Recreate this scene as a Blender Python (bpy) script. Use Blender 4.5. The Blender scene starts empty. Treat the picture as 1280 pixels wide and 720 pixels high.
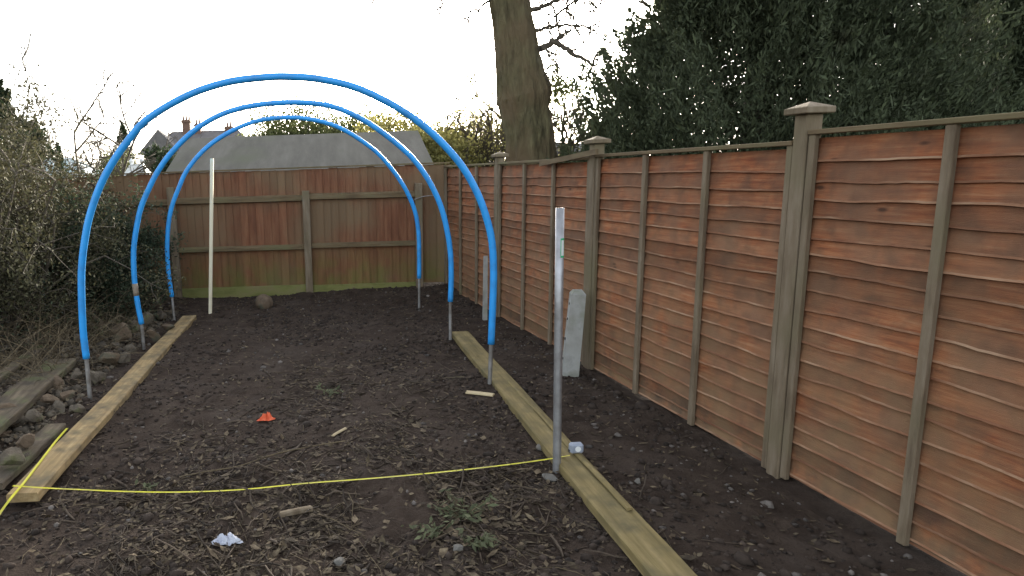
import bpy, math, random
import numpy as np
from mathutils import Vector

S = bpy.context.scene
COL = S.collection
R = math.radians
rng = np.random.default_rng(11)
random.seed(5)

# ------------------------------------------------------------------ camera
FPX, CX, CY, CAMH = 820.0, 417.0, 360.0, 1.65
PITCH, ROLL = math.atan(141 / FPX), R(2.0)
Fv = np.array([0, math.cos(PITCH), -math.sin(PITCH)])
_U = np.array([0, math.sin(PITCH), math.cos(PITCH)])
_R = np.array([1.0, 0, 0])
Rv = _R * math.cos(ROLL) - _U * math.sin(ROLL)
Uv = _U * math.cos(ROLL) + _R * math.sin(ROLL)
CPOS = np.array([0, 0, CAMH])

cd = bpy.data.cameras.new("camera")
cam = bpy.data.objects.new("camera", cd)
COL.objects.link(cam)
from mathutils import Matrix
M4 = Matrix(((Rv[0], Uv[0], -Fv[0], 0), (Rv[1], Uv[1], -Fv[1], 0), (Rv[2], Uv[2], -Fv[2], CAMH), (0, 0, 0, 1)))
cam.matrix_world = M4
cd.sensor_width = 36
cd.lens = 36 * FPX / 1280
cd.shift_x = (640 - CX) / 1280
cd.clip_end = 2000
S.camera = cam

# ------------------------------------------------------------------ light
SUN_EL, SUN_AZ = R(13), R(17)          # azimuth from +Y towards +X
w = bpy.data.worlds.new("World")
S.world = w
w.use_nodes = True
nt = w.node_tree
bg = nt.nodes["Background"]
sky = nt.nodes.new("ShaderNodeTexSky")
sky.sky_type = 'NISHITA'
sky.sun_disc = False
sky.sun_elevation = SUN_EL
sky.sun_rotation = SUN_AZ
sky.dust_density = 3.0
sky.air_density = 1.0
hs = nt.nodes.new("ShaderNodeHueSaturation")
hs.inputs["Saturation"].default_value = 0.35      # thin high cloud veils the blue
nt.links.new(sky.outputs[0], hs.inputs["Color"])
nt.links.new(hs.outputs[0], bg.inputs[0])
bg.inputs[1].default_value = 0.15
sl = bpy.data.lights.new("sun", 'SUN')
sl.energy = 3.6
sl.angle = R(6)
sl.color = (1, .9, .74)
so = bpy.data.objects.new("sun", sl)
COL.objects.link(so)
sd = Vector((math.sin(SUN_AZ) * math.cos(SUN_EL), math.cos(SUN_AZ) * math.cos(SUN_EL), math.sin(SUN_EL)))
so.rotation_euler = sd.to_track_quat('Z', 'Y').to_euler()
S.view_settings.view_transform = 'Standard'
S.view_settings.look = 'None'
S.view_settings.exposure = 2.2
S.view_settings.gamma = 1
S.view_settings.use_curve_mapping = False

# ------------------------------------------------------------------ helpers
def ray(px, py):
    return Fv + (px - CX) / FPX * Rv + (CY - py) / FPX * Uv
def G(px, py, z=0.0):                   # a photo measurement turned into a ground point
    d = ray(px, py); return CPOS + d * (z - CAMH) / d[2]
def D(px, py, Y):                       # ... into a point at depth Y
    d = ray(px, py); return CPOS + d * Y / d[1]

def tag(o, label=None, cat=None, group=None, kind=None):
    if label: o["label"] = label
    if cat: o["category"] = cat
    if group: o["group"] = group
    if kind: o["kind"] = kind
    return o
def thing(name, label, cat, loc=(0, 0, 0), rz=0, group=None):
    o = bpy.data.objects.new(name, None)
    COL.objects.link(o)
    o.location = [float(v) for v in loc]
    o.rotation_euler = (0, 0, rz)
    o.empty_display_size = .2
    return tag(o, label, cat, group)
def raw(name, V, Fc, mat, parent=None, loc=(0, 0, 0), smooth=False, root=None):
    """link verts/faces as one mesh; V given in the root thing's frame"""
    me = bpy.data.meshes.new(name)
    V = np.asarray(V, dtype=float)
    if isinstance(Fc, np.ndarray):
        n, k = Fc.shape
        me.vertices.add(len(V)); me.vertices.foreach_set("co", V.astype(np.float32).ravel())
        me.loops.add(n * k); me.loops.foreach_set("vertex_index", Fc.astype(np.int32).ravel())
        me.polygons.add(n)
        me.polygons.foreach_set("loop_start", np.arange(0, n * k, k, dtype=np.int32))
        me.polygons.foreach_set("loop_total", np.full(n, k, dtype=np.int32))
        me.update(calc_edges=True); me.validate()
    else:
        me.from_pydata(V.tolist(), [], Fc); me.update()
    if smooth: me.polygons.foreach_set("use_smooth", [True] * len(me.polygons))
    me.materials.append(mat)
    o = bpy.data.objects.new(name, me)
    COL.objects.link(o)
    if parent: o.parent = parent
    o.location = [float(v) for v in loc]
    return o

class MB:
    def __init__(s): s.v = []; s.f = []
    def add(s, V, Fc):
        b = len(s.v); s.v += [tuple(map(float, v)) for v in V]; s.f += [tuple(i + b for i in f) for f in Fc]
        return s
    def box(s, a, b, ch=0.0):
        (x0, y0, z0), (x1, y1, z1) = a, b
        if ch <= 0:
            V = [(x0,y0,z0),(x1,y0,z0),(x1,y1,z0),(x0,y1,z0),(x0,y0,z1),(x1,y0,z1),(x1,y1,z1),(x0,y1,z1)]
            return s.add(V, [(0,3,2,1),(4,5,6,7),(0,1,5,4),(1,2,6,5),(2,3,7,6),(3,0,4,7)])
        V = []
        for x, sx in ((x0, 1), (x1, -1)):
            for y, sy in ((y0, 1), (y1, -1)):
                for z, sz in ((z0, 1), (z1, -1)):
                    V += [(x, y + sy*ch, z + sz*ch), (x + sx*ch, y, z + sz*ch), (x + sx*ch, y + sy*ch, z)]
        def c(i, j, k, t): return ((i*2 + j)*2 + k)*3 + t
        Fc = []
        for i in (0, 1):
            q = [c(i,0,0,0), c(i,1,0,0), c(i,1,1,0), c(i,0,1,0)]; Fc.append(q if i else q[::-1])
            q = [c(0,i,0,1), c(1,i,0,1), c(1,i,1,1), c(0,i,1,1)]; Fc.append(q[::-1] if i else q)
            q = [c(0,0,i,2), c(1,0,i,2), c(1,1,i,2), c(0,1,i,2)]; Fc.append(q if i else q[::-1])
        for i in (0,1):
            for j in (0,1):
                Fc.append([c(i,j,0,0), c(i,j,1,0), c(i,j,1,1), c(i,j,0,1)])
                Fc.append([c(i,0,j,0), c(i,1,j,0), c(i,1,j,2), c(i,0,j,2)])
                Fc.append([c(0,i,j,1), c(1,i,j,1), c(1,i,j,2), c(0,i,j,2)])
        for i in (0,1):
            for j in (0,1):
                for k in (0,1): Fc.append([c(i,j,k,0), c(i,j,k,1), c(i,j,k,2)])
        return s.add(V, Fc)
    def prism(s, ring0, ring1):
        n = len(ring0)
        return s.add(list(ring0) + list(ring1), [tuple(range(n))[::-1], tuple(range(n, 2*n))] + [(i, (i+1) % n, n + (i+1) % n, n + i) for i in range(n)])
    def tube(s, P, rad, n=8, cap=True, wob=0):
        V, Fc = tube(P, rad, n, wob)
        m = len(P)
        if cap: Fc = Fc + [tuple(range(n))[::-1], tuple(range((m-1)*n, m*n))]
        return s.add(V, Fc)
    def build(s, name, mat, parent=None, loc=(0,0,0), smooth=False, fix=True):
        o = raw(name, s.v, s.f, mat, parent, loc, smooth)
        if fix:
            import bmesh
            bm = bmesh.new(); bm.from_mesh(o.data); bmesh.ops.recalc_face_normals(bm, faces=bm.faces); bm.to_mesh(o.data); bm.free()
        return o
def tube(P, rad, n=8, wob=0):
    P = np.asarray(P, float); m = len(P)
    if np.isscalar(rad): rad = [rad] * m
    T = np.gradient(P, axis=0); T /= (np.linalg.norm(T, axis=1)[:, None] + 1e-9)
    ref = np.array([0, 0, 1.0]) if abs(T[0][2]) < .9 else np.array([0, 1.0, 0])
    u = np.cross(T[0], ref); u /= np.linalg.norm(u)
    V = []
    for i in range(m):
        u = u - T[i] * (u @ T[i]); u /= (np.linalg.norm(u) + 1e-9)
        v = np.cross(T[i], u)
        for k in range(n):
            a = 2 * math.pi * k / n
            rr = rad[i] * (1 + (random.uniform(-wob, wob) if wob else 0))
            V.append(P[i] + rr * (math.cos(a) * u + math.sin(a) * v))
    Fc = [(i*n + k, i*n + (k+1) % n, (i+1)*n + (k+1) % n, (i+1)*n + k) for i in range(m-1) for k in range(n)]
    return V, Fc
def spline(P, k=6):
    P = [np.asarray(p, float) for p in P]
    Q = [2*P[0]-P[1]] + P + [2*P[-1]-P[-2]]
    out = []
    for i in range(1, len(Q)-2):
        for j in range(k):
            t = j / k
            out.append(.5*((2*Q[i]) + (-Q[i-1]+Q[i+1])*t + (2*Q[i-1]-5*Q[i]+4*Q[i+1]-Q[i+2])*t*t + (-Q[i-1]+3*Q[i]-3*Q[i+1]+Q[i+2])*t**3))
    out.append(P[-1])
    return out

# value noise
_perm = rng.random((256, 256))
def vnoise(x, y, sc):
    x = np.asarray(x, float) * sc + 100.3; y = np.asarray(y, float) * sc + 57.7
    xi = np.floor(x).astype(int); yi = np.floor(y).astype(int); fx = x - xi; fy = y - yi
    fx = fx*fx*(3-2*fx); fy = fy*fy*(3-2*fy)
    g = lambda i, j: _perm[i % 256, j % 256]
    return (g(xi, yi)*(1-fx) + g(xi+1, yi)*fx)*(1-fy) + (g(xi, yi+1)*(1-fx) + g(xi+1, yi+1)*fx)*fy - .5
def sstep(a, b, x):
    t = np.clip((np.asarray(x, float) - a) / (b - a), 0, 1); return t*t*(3-2*t)
def height(x, y, fine=True):
    x = np.asarray(x, float); y = np.asarray(y, float)
    h = vnoise(x, y, .9) * .05 + vnoise(x+3, y, 2.7) * .028 * (1 - sstep(9, 10, y))
    bank = sstep(-1.95, -3.0, x) * .16 * (1 - sstep(9, 9.6, y))
    h = h + bank * (1 + .8*vnoise(x, y, 2.2))
    h = h + sstep(8.2, 9.2, y) * (1-sstep(9.2, 10.5, y)) * .06 * sstep(-1.0, .6, x)
    if fine:
        near = 1 - sstep(9.3, 10.5, y)
        rough = .6 + 1.0*np.clip(vnoise(x, y, 1.3) + .5, 0, 1) + 1.2*sstep(4.6, 3.0, y)*(1-sstep(.3, 1.2, np.abs(x+.2)))
        h = h + near * rough * (vnoise(x, y, 5)*.022 + vnoise(x, y, 13)*.014 + vnoise(x+9, y, 31)*.008 + vnoise(x, y+5, 60)*.005)
    return h
def H(x, y): return float(height(x, y))

# ------------------------------------------------------------------ materials
def pm(name, cols, scale=(1, 1, 1), nscale=5, rough=.85, bump=.3, bscale=40, bstretch=None, island=0, metal=0, transl=0,
       stain=None, stain_scale=1.3, stain_thr=(.5, .65), algae=None, spec=.3, detail=6, bdist=.01, grime=None, knots=None, damp=None):
    m = bpy.data.materials.new(name); m.use_nodes = True
    t = m.node_tree; N = t.nodes; L = t.links
    b = N["Principled BSDF"]
    b.inputs["Roughness"].default_value = rough; b.inputs["Metallic"].default_value = metal
    b.inputs["Specular IOR Level"].default_value = spec
    tc = N.new("ShaderNodeTexCoord"); mp = N.new("ShaderNodeMapping"); L.new(tc.outputs["Object"], mp.inputs[0])
    mp.inputs["Scale"].default_value = scale
    geo = N.new("ShaderNodeNewGeometry")
    if island:                                   # every board / leaf gets its own stretch of the grain
        ad = N.new("ShaderNodeVectorMath"); ad.operation = 'ADD'
        ml = N.new("ShaderNodeMath"); ml.operation = 'MULTIPLY'; ml.inputs[1].default_value = 37.0
        L.new(geo.outputs["Random Per Island"], ml.inputs[0]); L.new(mp.outputs[0], ad.inputs[0]); L.new(ml.outputs[0], ad.inputs[1])
        vec = ad.outputs[0]
    else: vec = mp.outputs[0]
    nz = N.new("ShaderNodeTexNoise"); nz.inputs["Scale"].default_value = nscale; nz.inputs["Detail"].default_value = detail
    nz.inputs["Roughness"].default_value = .65
    L.new(vec, nz.inputs["Vector"])
    cr = N.new("ShaderNodeValToRGB"); L.new(nz.outputs[0], cr.inputs[0])
    e = cr.color_ramp.elements
    pos = np.linspace(.32, .68, len(cols))
    e[0].position = pos[0]; e[0].color = (*cols[0], 1); e[1].position = pos[-1]; e[1].color = (*cols[-1], 1)
    for i in range(1, len(cols)-1):
        q = e.new(pos[i]); q.color = (*cols[i], 1)
    out = cr.outputs[0]
    def mix(fac, a, col, typ='MIX'):
        mx = N.new("ShaderNodeMix"); mx.data_type = 'RGBA'; mx.blend_type = typ
        if hasattr(fac, 'links'): L.new(fac, mx.inputs[0])
        else: mx.inputs[0].default_value = fac
        L.new(a, mx.inputs[6])
        if hasattr(col, 'links'): L.new(col, mx.inputs[7])
        else: mx.inputs[7].default_value = (*col, 1)
        return mx.outputs[2]
    def thr(scale_, lo, hi, det=5):
        n2 = N.new("ShaderNodeTexNoise"); n2.inputs["Scale"].default_value = scale_; n2.inputs["Detail"].default_value = det
        L.new(tc.outputs["Object"], n2.inputs["Vector"])
        r2 = N.new("ShaderNodeMapRange"); r2.inputs[1].default_value = lo; r2.inputs[2].default_value = hi
        L.new(n2.outputs[0], r2.inputs[0]); return r2.outputs[0]
    if stain: out = mix(thr(stain_scale, *stain_thr), out, stain)
    if grime: out = mix(thr(9, .45, .75, 8), out, grime)
    if knots:
        kc, ks, kscale = knots
        mk = N.new("ShaderNodeMapping"); mk.inputs["Scale"].default_value = kscale; L.new(tc.outputs["Object"], mk.inputs[0])
        vo = N.new("ShaderNodeTexVoronoi"); vo.inputs["Scale"].default_value = ks; L.new(mk.outputs[0], vo.inputs["Vector"])
        rk_ = N.new("ShaderNodeMapRange"); rk_.inputs[1].default_value = .13; rk_.inputs[2].default_value = .05
        L.new(vo.outputs["Distance"], rk_.inputs[0]); out = mix(rk_.outputs[0], out, kc)
    if damp:                                     # rain-splashed soil on the lowest boards
        sp = N.new("ShaderNodeSeparateXYZ"); L.new(tc.outputs["Object"], sp.inputs[0])
        rd = N.new("ShaderNodeMapRange"); rd.inputs[1].default_value = .42; rd.inputs[2].default_value = .02
        L.new(sp.outputs[2], rd.inputs[0])
        md_ = N.new("ShaderNodeMath"); md_.operation = 'MULTIPLY'; md_.use_clamp = True
        L.new(rd.outputs[0], md_.inputs[0]); L.new(thr(11, .35, .6, 8), md_.inputs[1]); out = mix(md_.outputs[0], out, damp)
    if algae:                                    # green growth creeping up from the damp soil
        (col, z0, z1) = algae
        sp = N.new("ShaderNodeSeparateXYZ"); L.new(tc.outputs["Object"], sp.inputs[0])
        r3 = N.new("ShaderNodeMapRange"); r3.inputs[1].default_value = z1; r3.inputs[2].default_value = z0
        L.new(sp.outputs[2], r3.inputs[0])
        mu = N.new("ShaderNodeMath"); mu.operation = 'MULTIPLY'; mu.use_clamp = True
        L.new(r3.outputs[0], mu.inputs[0]); L.new(thr(4, .3, .62), mu.inputs[1])
        out = mix(mu.outputs[0], out, col)
    if island:
        r4 = N.new("ShaderNodeMapRange"); r4.inputs[3].default_value = 1 - island; r4.inputs[4].default_value = 1 + island
        L.new(geo.outputs["Random Per Island"], r4.inputs[0])
        h2 = N.new("ShaderNodeHueSaturation"); L.new(r4.outputs[0], h2.inputs["Value"]); L.new(out, h2.inputs["Color"])
        out = h2.outputs[0]
    L.new(out, b.inputs["Base Color"])
    if bump:
        mp2 = N.new("ShaderNodeMapping"); mp2.inputs["Scale"].default_value = bstretch or scale
        L.new(tc.outputs["Object"], mp2.inputs[0])
        n3 = N.new("ShaderNodeTexNoise"); n3.inputs["Scale"].default_value = bscale; n3.inputs["Detail"].default_value = 6
        n3.inputs["Roughness"].default_value = .7
        L.new(mp2.outputs[0], n3.inputs["Vector"])
        bp = N.new("ShaderNodeBump"); bp.inputs["Strength"].default_value = bump; bp.inputs["Distance"].default_value = bdist
        L.new(n3.outputs[0], bp.inputs["Height"]); L.new(bp.outputs[0], b.inputs["Normal"])
    if transl:
        tr = N.new("ShaderNodeBsdfTranslucent"); L.new(out, tr.inputs[0])
        ms = N.new("ShaderNodeMixShader"); ms.inputs[0].default_value = transl
        L.new(b.outputs[0], ms.inputs[1]); L.new(tr.outputs[0], ms.inputs[2])
        L.new(ms.outputs[0], N["Material Output"].inputs[0])
    return m

M = {}
M['soil'] = pm("soil", [(.026,.0175,.0125), (.046,.032,.0235), (.066,.048,.036)], nscale=6, rough=.95, bump=.9, bscale=45, stain=(.066,.050,.040), stain_scale=2.2, stain_thr=(.52,.75), bdist=.02, spec=.15, detail=10)
M['lawn'] = pm("lawn", [(.03,.05,.015), (.06,.08,.025)], nscale=3)
M['clod'] = pm("clod", [(.022,.0155,.0115), (.050,.036,.0275)], nscale=20, rough=.95, island=.45, bump=.6)
M['grit'] = pm("grit", [(.07,.06,.052), (.15,.13,.115)], nscale=20, island=.5, bump=.4)
M['rubble'] = pm('rubble_chip', [(.045,.036,.026), (.11,.09,.065)], nscale=20, island=.5, bump=.4)
M['litter'] = pm("leaf_litter", [(.045,.032,.019), (.085,.062,.038), (.15,.12,.075)], nscale=30, island=.55, bump=.2, transl=.1)
M['twig'] = pm("dead_twig", [(.035,.026,.018), (.085,.062,.044)], nscale=20, island=.5, bump=.3)
M['straw'] = pm("dry_stem", [(.07,.052,.03), (.15,.115,.068)], nscale=20, island=.4, bump=.2)
M['larch'] = pm("lap_board", [(.15,.042,.018), (.25,.078,.030), (.31,.115,.048), (.35,.165,.08)], scale=(.7, 1, 11), nscale=6, rough=.85, bump=.55, bscale=14, bstretch=(1.5, 1, 22), island=.22,
                stain=(.19,.098,.056), stain_scale=3.5, stain_thr=(.40,.65), algae=((.19,.115,.06), .0, 1.6), knots=((.07,.03,.016), 5.0, (.8, 1, 2.0)), damp=(.06,.045,.033), grime=(.12,.06,.035), bdist=.006)
M['edge'] = pm("board_edge", [(.15,.06,.03), (.22,.11,.06), (.33,.21,.13)], scale=(1,1,4), nscale=3.5, island=.2)
M['feather'] = pm("feather_board", [(.125,.050,.026), (.175,.072,.037), (.215,.10,.052)], scale=(9, 1, 1), nscale=2.4, bump=.5, bscale=12, bstretch=(18, 1, 1.2), island=.1,
                  stain=(.165,.105,.058), stain_scale=1.1, stain_thr=(.40,.60), algae=((.12,.125,.03), .0, .72), bdist=.006)
M['oldwood'] = pm("weathered_timber", [(.10,.072,.046), (.165,.125,.082), (.22,.175,.125)], scale=(1, 1, .14), nscale=18, bump=.5, bscale=30, bstretch=(3, 3, .3), island=.15,
                  stain=(.145,.12,.07), stain_scale=2, stain_thr=(.5,.7), bdist=.004)
M['rail'] = pm("fence_rail", [(.08,.055,.03), (.125,.088,.047), (.165,.125,.07)], scale=(.14, 1, 1), nscale=18, bump=.4, bscale=30, bstretch=(.3, 3, 3), island=.15, stain=(.13,.11,.055), stain_scale=1.6, bdist=.004)
M['mossboard'] = pm("gravel_board", [(.11,.11,.032), (.17,.17,.055), (.20,.16,.08)], scale=(.3, 1, 1), nscale=8, bump=.4)
M['board_l'] = pm("pale_sawn_timber", [(.19,.13,.06), (.29,.205,.098), (.38,.28,.145)], scale=(1, .07, 1), nscale=26, bump=.5, bscale=40, bstretch=(3, .2, 3), stain=(.14,.11,.06), stain_scale=6, stain_thr=(.52,.72), grime=(.10,.08,.05), bdist=.004)
M['board_r'] = pm("green_treated_timber", [(.13,.10,.04), (.21,.16,.068), (.28,.215,.10)], scale=(1, .07, 1), nscale=26, bump=.5, bscale=40, bstretch=(3, .2, 3), stain=(.12,.10,.05), stain_scale=3, stain_thr=(.55,.75), grime=(.12,.10,.05), bdist=.004)
M['sleeper'] = pm("old_grey_board", [(.05,.038,.025), (.10,.077,.05), (.16,.125,.085)], scale=(1, .1, 1), nscale=20, bump=.8, bscale=30, bstretch=(3, .3, 3), stain=(.09,.10,.04), stain_scale=4, grime=(.05,.04,.03), bdist=.008)
M['rock'] = pm("rubble_stone", [(.05,.04,.03), (.105,.085,.062), (.17,.14,.105)], nscale=7, bump=.8, bscale=18, bdist=.02, island=0, stain=(.09,.09,.04), stain_scale=6, detail=9)
M['rock2'] = pm("brown_stone", [(.075,.052,.033), (.13,.092,.06), (.18,.135,.09)], nscale=6, bump=.8, bscale=18, bdist=.02, stain=(.08,.075,.05), stain_scale=6)
M['pebble'] = pm("pale_stone", [(.11,.10,.088), (.19,.18,.16)], nscale=9, bump=.4, grime=(.10,.08,.06))
M['pipe'] = pm("blue_plastic_pipe", [(.020,.30,.76), (.030,.33,.80)], nscale=3, rough=.38, bump=.03, bscale=8, spec=.5, grime=(.03,.22,.56))
M['galv'] = pm("galvanised_tube", [(.30,.30,.31), (.42,.42,.43)], nscale=14, rough=.45, bump=.08, bscale=60, metal=.65, grime=(.22,.21,.20))
M['galvd'] = pm("dull_steel_tube", [(.20,.19,.18), (.33,.32,.31)], nscale=14, rough=.6, bump=.1, bscale=60, metal=.5, grime=(.14,.12,.10))
M['tape'] = pm("brown_tape", [(.20,.16,.12), (.28,.23,.18)], nscale=20, rough=.5)
M['green'] = pm("green_sticker", [(.03,.32,.14), (.05,.40,.18)], nscale=20, rough=.5, bump=0)
M['white'] = pm("white_sticker", [(.6,.62,.6), (.7,.7,.7)], nscale=20, rough=.5, bump=0)
M['lath'] = pm("fresh_pale_lath", [(.72,.64,.46), (.82,.75,.58)], scale=(1, 1, .1), nscale=30, bump=.2, bscale=30, bstretch=(3, 3, .3))
M['concrete'] = pm("concrete", [(.26,.26,.245), (.34,.34,.32), (.40,.40,.38)], nscale=9, bump=.5, bscale=40, grime=(.20,.195,.17), stain=(.23,.24,.19), stain_scale=5, bdist=.005, detail=9)
M['yellow'] = pm("yellow_tape_blade", [(.50,.46,.02), (.62,.57,.04)], nscale=9, rough=.45, bump=0, grime=(.36,.32,.06))
M['case'] = pm("grey_blue_case", [(.25,.28,.34), (.36,.39,.46)], nscale=14, rough=.5, bump=.1)
M['orange'] = pm("orange_scrap", [(.62,.09,.03), (.75,.16,.07)], nscale=9, rough=.5, bump=.2)
M['plastic'] = pm("white_plastic", [(.42,.44,.52), (.60,.62,.68)], nscale=9, rough=.4, bump=.2)
M['chip'] = pm("pale_wood_chip", [(.42,.33,.20), (.55,.45,.28)], nscale=9)
M['weed'] = pm("weed_leaf", [(.07,.08,.04), (.14,.15,.08)], nscale=9, island=.35, transl=.25, bump=.1)
M['bark'] = pm("oak_bark", [(.06,.05,.026), (.15,.13,.068), (.24,.21,.11)], scale=(1, 1, .22), nscale=9, bump=1.0, bscale=12, bstretch=(1.6, 1.6, .35), stain=(.17,.125,.07), stain_scale=1.1, stain_thr=(.42,.6), bdist=.12, detail=9)
M['dbark'] = pm("dark_bark", [(.06,.05,.038), (.12,.098,.072)], nscale=8, bump=.5, bscale=15)
M['conifer'] = pm("conifer_foliage", [(.035,.046,.024), (.075,.088,.045)], nscale=2.2, island=.35, bump=0, transl=.15, stain=(.06,.06,.035), stain_scale=1.2, stain_thr=(.6,.8))
M['evergreen'] = pm("evergreen_foliage", [(.022,.035,.018), (.05,.068,.03)], nscale=1.5, island=.5, bump=0, transl=.2)
M['leafgreen'] = pm("shrub_leaf", [(.030,.044,.026), (.06,.075,.042)], nscale=2, island=.5, bump=0, transl=.25)
M['leafbrown'] = pm("withered_leaf", [(.045,.046,.022), (.095,.085,.045)], nscale=2, island=.5, bump=0, transl=.15)
M['yellowleaf'] = pm("yellow_green_leaf", [(.22,.21,.07), (.34,.31,.12)], nscale=1.2, island=.45, bump=0, transl=.45)
M['olive'] = pm("olive_leaf", [(.075,.09,.03), (.14,.15,.06)], nscale=1.2, island=.45, bump=0, transl=.4)
M['felt'] = pm("roof_felt", [(.062,.058,.048), (.085,.080,.066), (.11,.104,.088)], scale=(2.5, .5, .5), nscale=1.6, bump=.3, bscale=30, stain=(.075,.078,.052), stain_scale=.8)
M['slate'] = pm("roof_slate", [(.11,.10,.10), (.17,.155,.15)], nscale=2, bump=.3)
M['brick'] = pm("house_brick", [(.13,.075,.055), (.20,.12,.09)], nscale=3, bump=.2)
M['pot'] = pm("clay_pot", [(.17,.10,.07), (.24,.15,.11)], nscale=3, bump=.1)
M['pvc'] = pm("white_frame", [(.68,.70,.70), (.78,.80,.80)], nscale=2, rough=.4, bump=0)
M['glass'] = pm("roof_glass", [(.25,.36,.36), (.42,.52,.50)], nscale=.8, rough=.12, bump=0, spec=.7)
M['window'] = pm("window_glass", [(.03,.035,.04), (.06,.065,.07)], nscale=.8, rough=.1, bump=0, spec=.6)

# ------------------------------------------------------------------ ground (one sheet to the horizon)
def axis(lo, hi, step, far, n):
    a = np.arange(lo, hi + 1e-6, step)
    g = np.geomspace(step * 1.5, far, n)
    return np.concatenate([lo - g[::-1], a, hi + g])
gx = axis(-3.6, 3.0, .03, 700, 60); gy = axis(1.4, 9.6, .03, 700, 60)
XX, YY = np.meshgrid(gx, gy)
ZZ = height(XX, YY)
ZZ = np.where(YY > 12, ZZ * 0, ZZ)
nx, ny = len(gx), len(gy)
idx = np.arange(nx*ny).reshape(ny, nx)
Fg = np.stack([idx[:-1, :-1].ravel(), idx[:-1, 1:].ravel(), idx[1:, 1:].ravel(), idx[1:, :-1].ravel()], 1)
ground = raw("soil_ground", np.stack([XX.ravel(), YY.ravel(), ZZ.ravel()], 1), Fg, M['soil'], smooth=True)
tag(ground, kind="structure")
ground.data.materials.append(M['lawn'])
cyc = YY[:-1, :-1].ravel(); cxc = XX[:-1, :-1].ravel()
ground.data.polygons.foreach_set("material_index", ((cyc > 9.45) | (cxc > 2.7 + 0*cyc)).astype(np.int32))

# ------------------------------------------------------------------ the scattered floor litter (uncountable)
def rnd_unit(n):
    v = rng.normal(size=(n, 3)); return v / np.linalg.norm(v, axis=1)[:, None]
def leaf_cards(C, ln, wd, up=0.0, nrm=None):
    """one bent leaf per centre: 2 triangles' worth of rhombus, folded slightly along its midrib"""
    n = len(C)
    a = rnd_unit(n); a[:, 2] *= (1 - up); a /= np.linalg.norm(a, axis=1)[:, None]
    b = np.cross(a, rnd_unit(n)) if not up else np.cross(a, np.array([0, 0, 1.0]) + rnd_unit(n)*(1-up)*.9)
    b /= (np.linalg.norm(b, axis=1)[:, None] + 1e-9)
    c = np.cross(a, b)
    ln = np.broadcast_to(ln, n)[:, None]; wd = np.broadcast_to(wd, n)[:, None]
    fold = rng.uniform(-.25, .25, (n, 1)) * ln
    V = np.stack([C - a*ln*.5, C + b*wd*.5 + c*fold*.4, C + a*ln*.5 + c*fold, C - b*wd*.5 + c*fold*.4], 1).reshape(-1, 3)
    return V, np.arange(4*n).reshape(n, 4)
def scatter(n, dens):
    out = []
    while sum(len(o) for o in out) < n:
        x = rng.uniform(-3.5, 2.5, n*2); y = rng.uniform(1.7, 9.2, n*2)
        ok = (rng.random(n*2) < dens(x, y)) & (x < 2.62 - .116*y + .0)
        out.append(np.stack([x[ok], y[ok]], 1))
    return np.concatenate(out)[:n]
def mat_zone(x, y):      # the mat of rotting stalks in the foreground and the looser patch beyond
    z1 = np.exp(-(((x+.35)/.85)**2 + ((y-3.0)/.85)**2))
    z2 = .22*np.exp(-(((x-.1)/.6)**2 + ((y-5.0)/.8)**2))
    z3 = .6*np.exp(-(((x-.75)/.5)**2 + ((y-3.1)/.6)**2))
    lf = .8*sstep(-1.95, -2.2, x)
    return np.clip(z1 + z2 + z3 + lf + .012, 0, 1) * np.clip(.55 + 1.6*vnoise(x, y, 2.5), .03, 1)
P = scatter(20000, lambda x, y: np.clip(mat_zone(x, y) + .05, 0, 1))
z = height(P[:, 0], P[:, 1]) + .006
V, Fc = leaf_cards(np.column_stack([P, z]), rng.gamma(3.2, .0085, len(P))+.006, rng.gamma(3, .0045, len(P))+.004, up=.7)
tag(raw("leaf_litter", V, Fc, M['litter']), "brown and tan fallen leaves scattered over the dark soil", "leaf litter", kind="stuff")

P = scatter(900, lambda x, y: np.clip(mat_zone(x, y)*1.2, 0, 1))
V, Fc = leaf_cards(np.column_stack([P, height(P[:, 0], P[:, 1]) + .012]), rng.uniform(.045, .09, len(P)), rng.uniform(.02, .045, len(P)), up=.72)
tag(raw("large_leaf_litter", V, Fc, M['litter']), "larger curled dead leaves and bark flakes among the twigs", "leaf litter", kind="stuff")
Pb = np.stack([rng.uniform(-3.4, -1.98, 4500), rng.uniform(2.6, 8.4, 4500)], 1)
V, Fc = leaf_cards(np.column_stack([Pb, height(Pb[:, 0], Pb[:, 1]) + rng.uniform(.005, .05, len(Pb))]), rng.uniform(.02, .06, len(Pb)), rng.uniform(.012, .03, len(Pb)), up=.6)
tag(raw("bank_leaf_litter", V, Fc, M['litter']), "brown dead leaves caught between the stones of the left bank", "leaf litter", kind="stuff")

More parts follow.
